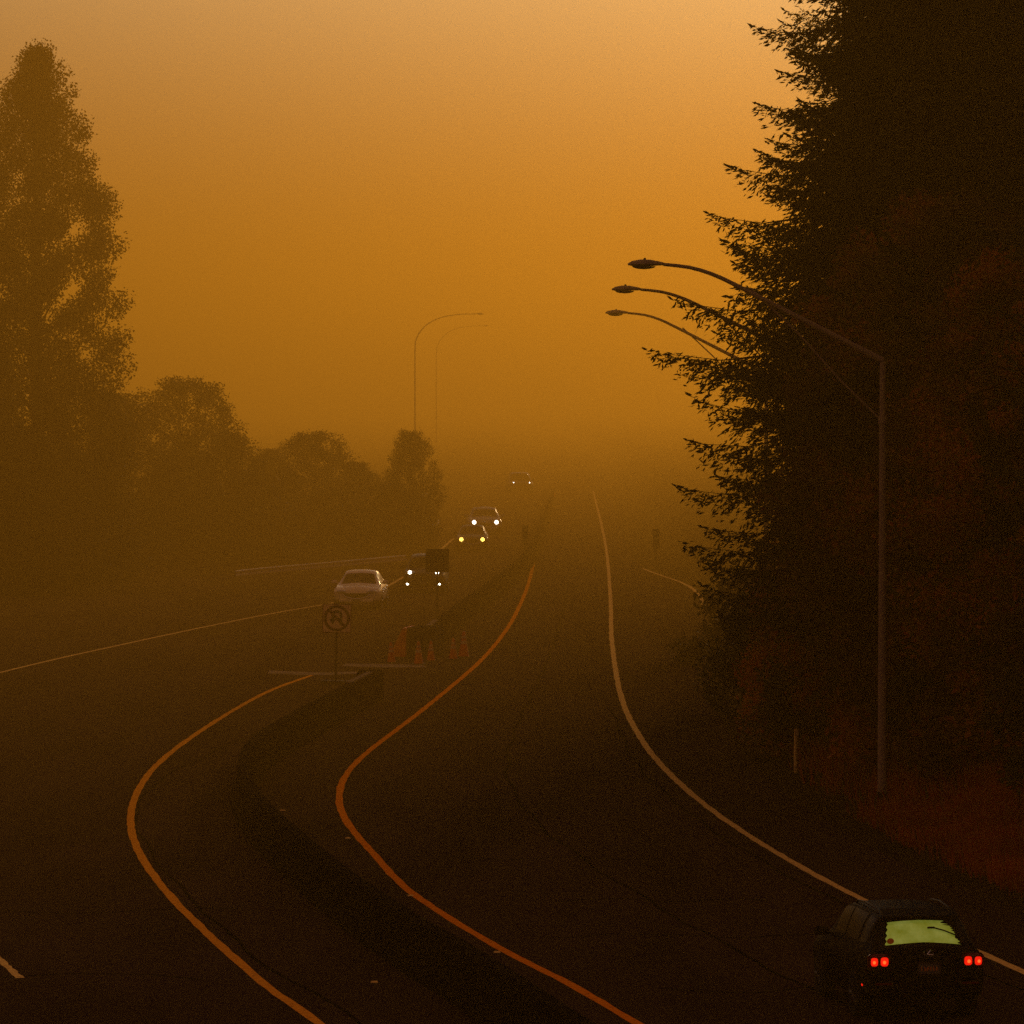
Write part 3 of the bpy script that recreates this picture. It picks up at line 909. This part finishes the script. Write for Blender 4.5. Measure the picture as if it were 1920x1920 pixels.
oncoming('white sedan with unlit lamps coming towards the camera', SEDAN, 668, 1143, -3, M['white_paint'], 'sedan', 1.14, 'sedan')
oncoming('dark SUV with lit headlamps and fog lamps behind the blank sign', SUV, 794, 1113, -2, M['dark_paint'], 'suv', 1.08, 'suv', (.085, M['head_white']), (.055, M['head_white'], .70))
oncoming('dark car with round yellow headlamps behind the fog lamp SUV', SEDAN, 885, 1034, 0, M['dark_paint'], 'sedan', 1.06, 'sedan', (.12, M['head_warm']))
oncoming('silver car with white headlamps following the yellow lamp car', SEDAN, 910, 1003, 2, M['silver_paint'], 'sedan', 1.25, 'sedan', (.11, M['head_white']))
oncoming('farthest car, only two tiny white lamps showing', SUV, 978, 928, 4, M['dark_paint'], 'suv', 1.25, 'suv', (.05, M['head_white']))

# ------------------------------------------------------------------ trees
rng = np.random.default_rng(11)

def quads_mesh(name, c, a, b):
    """leaf faces: centre c, half axes a, b (n,3 each)"""
    n = len(c)
    v = np.stack([c - a, c - b * .9, c + a, c + b], 1).reshape(-1, 3)
    f = np.arange(4 * n).reshape(n, 4)
    return mesh_from(name, v, f)

def unit(v):
    return v / np.maximum(np.linalg.norm(v, axis=-1, keepdims=True), 1e-9)

def fir_meshes(name, H, Rm, seed, dens=1.0, low=.06, droop=1.0, prof=None):
    rg = np.random.default_rng(seed)
    cs, as_, bs = [], [], []
    tk = MB()
    tk.tube([(0, 0, -.4), (.03, .02, H * .3), (0, .03, H * .65), (0, 0, H)], [H * .016, H * .011, H * .006, .015], 9)
    z = H * low
    while z < H - .15:
        f = 1 - z / H
        rad = Rm * (f ** .72) * (1.0 if f < .93 else .9) if prof is None else prof(z)
        nb = int(rg.integers(5, 8))
        a0 = rg.uniform(0, 6.28)
        zph = z / 1.5
        for k in range(nb):
            az = a0 + 6.283 * k / nb + rg.normal(0, .22)
            r = max(.22, rad * rg.uniform(.72, 1.04) * (.83 + .17 * math.cos(6.283 * zph + 1.3 * math.sin(az * 2 + .7))))
            zz = z + rg.normal(0, .10)
            out = np.array([math.cos(az), math.sin(az), 0.0]); side = np.array([-out[1], out[0], 0.0])
            dr = droop * rg.uniform(.26, .46)
            up = rg.uniform(.15, .30)
            def bp(t):
                t = np.asarray(t)
                return out * (r * t)[..., None] + np.array([0, 0, 1.0]) * (zz - r * dr * t + r * up * t ** 3)[..., None]
            if r > 1.2:
                tt = np.array([0, .35, .7, .95])
                P = bp(tt)
                tk.tube([Vector(p) for p in P], [.018 + .012 * r, .013 + .008 * r, .012, .005], 4, False)
            ns = max(4, int(r / .115 * dens))
            for s in (-1, 1):
                t0 = np.clip((np.arange(ns) + rg.random(ns)) / ns, .10, 1.0)
                base = bp(t0)
                tan = unit(bp(np.minimum(t0 + .05, 1.05)) - bp(t0 - .02))
                l2 = (.16 + .42 * r * (1 - t0) ** .8 * rg.uniform(.6, 1.1, ns)).clip(.15, 1.5)
                d2 = unit(tan * rg.uniform(.55, 1.0, ns)[:, None] + side * s * rg.uniform(.5, 1.0, ns)[:, None] + np.array([0, 0, -1.0]) * rg.uniform(0, .85, ns)[:, None])
                m = np.maximum(2, (l2 / .052).astype(int))
                rep = np.repeat(np.arange(ns), m)
                q = np.concatenate([(np.arange(k_) + .5) / k_ for k_ in m]) if ns else np.zeros(0)
                q = q + rg.uniform(-.1, .1, len(q))
                c = base[rep] + d2[rep] * (l2[rep] * q)[:, None] + np.array([0, 0, -1.0]) * (l2[rep] * q ** 2 * .25)[:, None] + rg.normal(0, .03, (len(rep), 3))
                dirn = unit(d2[rep] + rg.normal(0, .34, (len(rep), 3)) + np.array([0, 0, -.10]))
                hl = rg.uniform(.05, .12, len(rep))
                wv = unit(np.cross(dirn, rg.normal(0, 1, (len(rep), 3)))) * (hl * rg.uniform(.22, .36, len(rep)))[:, None]
                cs.append(c); as_.append(dirn * hl[:, None]); bs.append(wv)
            # tip spray
            tp = bp(np.array([.93, 1.0, 1.03])); td = unit(bp(np.array([1.05])) - bp(np.array([.9])))
            for c in tp:
                dirn = unit(td + rg.normal(0, .25, (2, 3))); hl = rg.uniform(.07, .13, 2)
                cs.append(np.repeat(c[None], 2, 0)); as_.append(dirn * hl[:, None])
                bs.append(unit(np.cross(dirn, rg.normal(0, 1, (2, 3)))) * (hl * .35)[:, None])
        z += (.19 + .10 * f) * rg.uniform(.8, 1.25)
    crown = quads_mesh(name + '_crown', np.concatenate(cs), np.concatenate(as_), np.concatenate(bs))
    trunk = mesh_from(name + '_trunk', tk.v, tk.f, True)
    return trunk, crown

def broad_meshes(name, H, Rm, seed, profile, nclump=90, leaves=260, leaf=.15, clump=.75, trunk_h=.25, up=.35, surf=.55):
    """broadleaf tree: limbs reach clumps spread through the crown; profile(f) gives relative radius for height 0..1 of the crown"""
    rg = np.random.default_rng(seed)
    tk = MB()
    z0 = H * trunk_h
    top = np.array([rg.normal(0, .15), rg.normal(0, .15), H * .93])
    tk.tube([(0, 0, -.4), (.05, .03, z0), tuple(top * .6), tuple(top)], [H * .020, H * .015, H * .009, .02], 9)
    cs, as_, bs = [], [], []
    for i in range(nclump):
        f = (i + rg.random()) / nclump
        pr = profile(f) * Rm
        az = i * 2.39996 + rg.normal(0, .3)
        rr = pr * (surf + (1 - surf) * rg.random() ** .5) * (1 if rg.random() > .15 else .35)
        cl = clump * rg.uniform(.6, 1.25) * (1 - .35 * f)
        zc = z0 * .8 + (H - z0 * .8) * f
        c = np.array([math.cos(az) * max(0, rr - cl * .4), math.sin(az) * max(0, rr - cl * .4), min(zc, H - cl * .4)])
        az_dir = np.array([math.cos(az), math.sin(az), 0])
        zb = max(z0 * .6, c[2] - rr * (.5 + up))
        mid = np.array([c[0] * .5, c[1] * .5, (zb + c[2]) / 2 + .1])
        if i % 2 == 0:
            st = np.array([0.0, 0.0, min(zb, H * .8)])
            tk.tube([tuple(st), tuple(mid), tuple(c)], [.03 + .006 * rr, .022, .008], 5, False)
        n = int(leaves * (cl / clump) ** 2 * rg.uniform(.75, 1.2))
        d = unit(rg.normal(0, 1, (n, 3)))
        q = rg.random(n) ** .45
        p = c + d * q[:, None] * np.array([cl, cl, cl * .75]) + (az_dir * .45 + np.array([0, 0, up])) * (rg.uniform(-.8, .8, n) * cl)[:, None]
        dirn = unit(d * .6 + rg.normal(0, 1, (n, 3)))
        hl = leaf * rg.uniform(.55, 1.15, n)
        cs.append(p); as_.append(dirn * hl[:, None])
        bs.append(unit(np.cross(dirn, rg.normal(0, 1, (n, 3)))) * (hl * .62)[:, None])
    return mesh_from(name + '_trunk', tk.v, tk.f, True), quads_mesh(name + '_crown', np.concatenate(cs), np.concatenate(as_), np.concatenate(bs))

def plant(name, label, cat, meshes, leaf, px, D, scale=1.0, rz=0.0, group=None, sz=1.0, trunk_name='trunk', base=None):
    p = at_d(px, HORIZON, D)
    z = float(terrain(p.x, D))
    t = thing(name, label, cat, (p.x, D, z), rz, group)
    t.scale = (scale, scale, scale * sz)
    tm, cm = meshes
    if not tm.materials: tm.materials.append(M['bark'])
    link(trunk_name, tm, None, t)
    o = bpy.data.objects.new('crown', cm)
    C.objects.link(o); o.parent = t
    if not cm.materials: cm.materials.append(leaf)
    o.material_slots[0].link = 'OBJECT'
    o.material_slots[0].material = leaf
    return t

fir_a = fir_meshes('fir_a', 42.0, 5.4, 21, 1.0, .10, .9, lambda z: float(np.interp(z, [3.5, 5.4, 7.3, 9.9, 14.1, 19.1, 28, 36, 42], [3.9, 5.0, 5.8, 6.1, 4.6, 2.8, 3.4, 2.6, .2])))  # unseen upper crowns of both firs kept wide to shade near haze
fir_b = fir_meshes('fir_b', 40.0, 5.6, 35, .9, .07, .8, lambda z: float(np.interp(z, [2.5, 6, 10, 18, 28, 34, 40], [4.2, 5.4, 5.6, 5.0, 4.4, 3.0, .2])))
dome = lambda f: math.sqrt(max(0.02, 1 - (2 * min(f, .999) * .93 - .72) ** 2 / 1.32)) if f < .98 else .3
bush_prof = lambda f: math.sqrt(max(.03, 1 - f ** 2.2))
col_prof = lambda f: (0.55 + .45 * math.sin(min(1, f / .42) * math.pi / 2)) * (1 - max(0, (f - .35) / .65) ** 1.1 * .88)
maple = broad_meshes('maple', 14.5, 4.2, 5, dome, 130, 480, .10, .95)
alder = broad_meshes('alder', 11.0, 4.0, 6, dome, 130, 620, .085, 1.1, .10, surf=.45)
alder2 = broad_meshes('alder_b', 9.0, 3.4, 16, dome, 120, 560, .08, .95, .08, surf=.45)
bush = broad_meshes('bush', 3.2, 2.1, 7, bush_prof, 46, 260, .10, .62, .06, .3)
bush2 = broad_meshes('bush_b', 2.4, 1.9, 8, bush_prof, 40, 240, .09, .55, .06, .4)
poplar = broad_meshes('poplar', 20.7, 3.2, 9, lambda f: float(np.interp(f, [0, .3, .65, .76, .895, .965, 1], [1.15, 1.1, 1.05, .82, .48, .22, .06])), 230, 1250, .068, .92, .06, .5, .45)

FR = 'firs along the right roadside'
plant('fir_tree', 'tall dark fir whose jagged left edge stands against the sky', 'tree', fir_a, M['needle'], 1660, 131, 1.0, .4, FR)
plant('fir_tree', 'fir leaning in from the right frame edge, nearest of the firs', 'tree', fir_b, M['needle'], 2330, 109, 1.0, 2.2, FR)
plant('fir_tree', 'hazy fir filling the upper right corner behind the maples', 'tree', fir_b, M['needle'], 1880, 158, 1.05, 4.0, FR)
plant('fir_tree', 'fir half hidden behind the right side of the tall dark fir', 'tree', fir_b, M['needle'], 1745, 176, 1.0, 1.2, FR)
plant('fir_tree', 'fir behind the maples near the right frame edge', 'tree', fir_a, M['needle'], 1985, 140, .95, 3.1, FR)
for px, D, sc_, rz in ((2700, 112, 1.05, .5), (2560, 131, 1.1, 1.7), (3050, 121, 1.1, 2.9), (3250, 136, 1.1, 4.4), (2330, 150, 1.1, 5.0)):  # out-of-view firs added to keep sun off the near haze
    plant('fir_tree', 'unseen tall fir added past the right frame edge for shade', 'tree', fir_b, M['needle'], px, D, sc_, rz, 'unseen firs added for shade')
MP = 'autumn maples behind the near lamp post'
plant('maple_tree', 'reddish brown maple right behind the near lamp post', 'tree', maple, M['maple'], 1765, 125.5, .93, .3, MP)
plant('maple_tree', 'brown maple at the right frame edge behind the grass bank', 'tree', maple, M['maple'], 1925, 123, .80, 2.0, MP)
plant('maple_tree', 'lower russet maple between the fir and the lamp post', 'tree', alder2, M['maple'], 1560, 139, .75, 1.0, MP)
SB = 'shrubs along the right roadside'
for px, D, s, ms, lf, lb in [(1470, 156, 1.15, bush, 'alder', 'dark rounded shrub under the left skirt of the fir'),
                             (1400, 186, 1.3, bush2, 'alder', 'hazy low shrub beyond the fir by the side road'),
                             (1585, 138, 1.1, bush, 'alder', 'olive shrub left of the near lamp post'),
                             (1735, 128, 1.25, bush, 'maple', 'russet shrub just right of the near lamp post base'),
                             (1800, 125, 1.15, bush2, 'alder', 'dark shrub between the two russet shrubs on the bank'),
                             (1900, 121, 1.25, bush, 'maple', 'russet shrub above the grass bank near the right edge'),
                             (2020, 113, 1.2, bush2, 'alder', 'dark shrub cut by the right frame edge')]:
    plant('shrub', lb, 'shrub', ms, M[lf], px, D, s, px * .37, SB, 1.0, 'stem')

plant('poplar_tree', 'tall ragged poplar rising highest at the left edge', 'tree', poplar, M['poplar'], 72, 256, 1.255, 1.0, 'trees along the left roadside')
LT = 'trees along the left roadside'
for px, D, s, sz, ms, rz, lb in [(-60, 268, 1.05, 1.25, alder, .3, 'dark tree at the left frame edge under the poplar'),
                             (90, 250, .85, .95, alder2, 1.9, 'low bushy tree in front of the poplar'),
                             (225, 285, .98, .98, alder2, .9, 'rounded tree just right of the poplar'),
                             (345, 300, 1.05, .83, alder, 2.5, 'broad dome-topped tree, largest of the hazy left group'),
                             (425, 292, .80, .95, alder2, 3.1, 'small tree on the right slope of the dome-topped tree'),
                             (505, 330, .66, .90, alder2, 4.0, 'faint small tree between two rounded crowns'),
                             (590, 315, .92, .82, alder2, 5.1, 'rounded tree in the middle of the left group'),
                             (672, 325, .66, .86, alder2, .2, 'low tree at the foot of the middle rounded crown'),
                             (770, 318, .58, 1.38, alder2, 1.1, 'narrow upright tree at the right end of the left group')]:
    plant('roadside_tree', lb, 'tree', ms, M['alder'], px, D, s, rz, LT, sz)
for px, D, s, lb in [(160, 268, 1.6, 'hazy bush at the foot of the poplar'), (460, 300, 1.5, 'hazy bush left of the middle rounded crown'),
                     (735, 312, 1.3, 'hazy bush left of the narrow upright tree')]:
    plant('shrub', lb, 'shrub', bush, M['alder'], px, D, s, px, 'bushes under the left trees', 1.0, 'stem')

# ------------------------------------------------------------------ dry grass on the right bank
n = 80000
gy = rng.uniform(82, 175, n)
off = np.abs(rng.normal(0, 1, n)) * 2.6 + rng.uniform(.7, 1.8, n)
gx = right_edge(gy) + off
clus = .5 + .5 * np.sin(gx * 1.7 + gy * .6) * np.sin(gy * .9 - gx)
keep = rng.random(n) < (.35 + .65 * clus) * np.where(gy > 119, .22, 1.0)
gx, gy, clus = gx[keep], gy[keep], clus[keep]
n = len(gx)
gz = terrain(gx, gy) - .03
h = rng.uniform(.25, .62, n) * (.55 + .75 * clus)
az = rng.uniform(0, 6.283, n); ln = rng.normal(.18, .12, n) * h
bw = rng.uniform(.012, .026, n)
b0 = np.stack([gx, gy, gz], 1)
sd = np.stack([np.cos(az), np.sin(az), 0 * az], 1) * bw[:, None]
tip = b0 + np.stack([-np.abs(ln) + rng.normal(0, .06, n), rng.normal(0, .08, n), h], 1)
v = np.stack([b0 - sd, b0 + sd, tip], 1).reshape(-1, 3)
gr = link('dry_grass', mesh_from('dry_grass', v, np.arange(3 * n).reshape(n, 3)), M['grass'])
gr['kind'] = 'stuff'
tag(gr, 'reddish dry grass on the bank along the right shoulder', 'grass')

# raised reflective markers on the pavement beside the lines
for px, py, lb in ((770, 1680, 'raised pavement marker beside the yellow line, upper'), (932, 1786, 'raised pavement marker beside the yellow line, lower'),
                   (652, 1572, 'raised pavement marker at the bend of the yellow line'), (530, 1520, 'raised pavement marker by the bend of the barrier'),
                   (702, 1842, 'lone raised marker between barrier and left yellow line')):
    p = at(px, py)
    o = MB().add([(-.06, -.05, 0), (.06, -.05, 0), (.06, .05, 0), (-.06, .05, 0), (-.045, -.02, .022), (.045, -.02, .022), (.045, .03, .022), (-.045, .03, .022)],
                 [(3, 2, 1, 0), (4, 5, 6, 7), (0, 1, 5, 4), (1, 2, 6, 5), (2, 3, 7, 6), (3, 0, 4, 7)]).build('pavement_marker', M['white_line'], None, loc=p + Vector((0, 0, .002)))
    tag(o, lb, 'pavement marker', 'raised pavement markers')

# ------------------------------------------------------------------ smoke haze
hm = bpy.data.materials.new('smoke_haze')
hm.use_nodes = True
hn, hl_ = hm.node_tree.nodes, hm.node_tree.links
hn.clear()
ho = hn.new('ShaderNodeOutputMaterial')
hv = hn.new('ShaderNodeVolumePrincipled')
hv.inputs['Color'].default_value = HAZE_COLOR
hv.inputs['Density'].default_value = HAZE_DENSITY
hv.inputs['Anisotropy'].default_value = HAZE_G
hl_.new(hv.outputs['Volume'], ho.inputs['Volume'])
hz = MB().box((0, 2960, 22.0), (6100, 6120, 48)).build('haze', hm)
hz['kind'] = 'stuff'
tag(hz, 'orange brown wildfire smoke hanging over the whole road', 'haze')
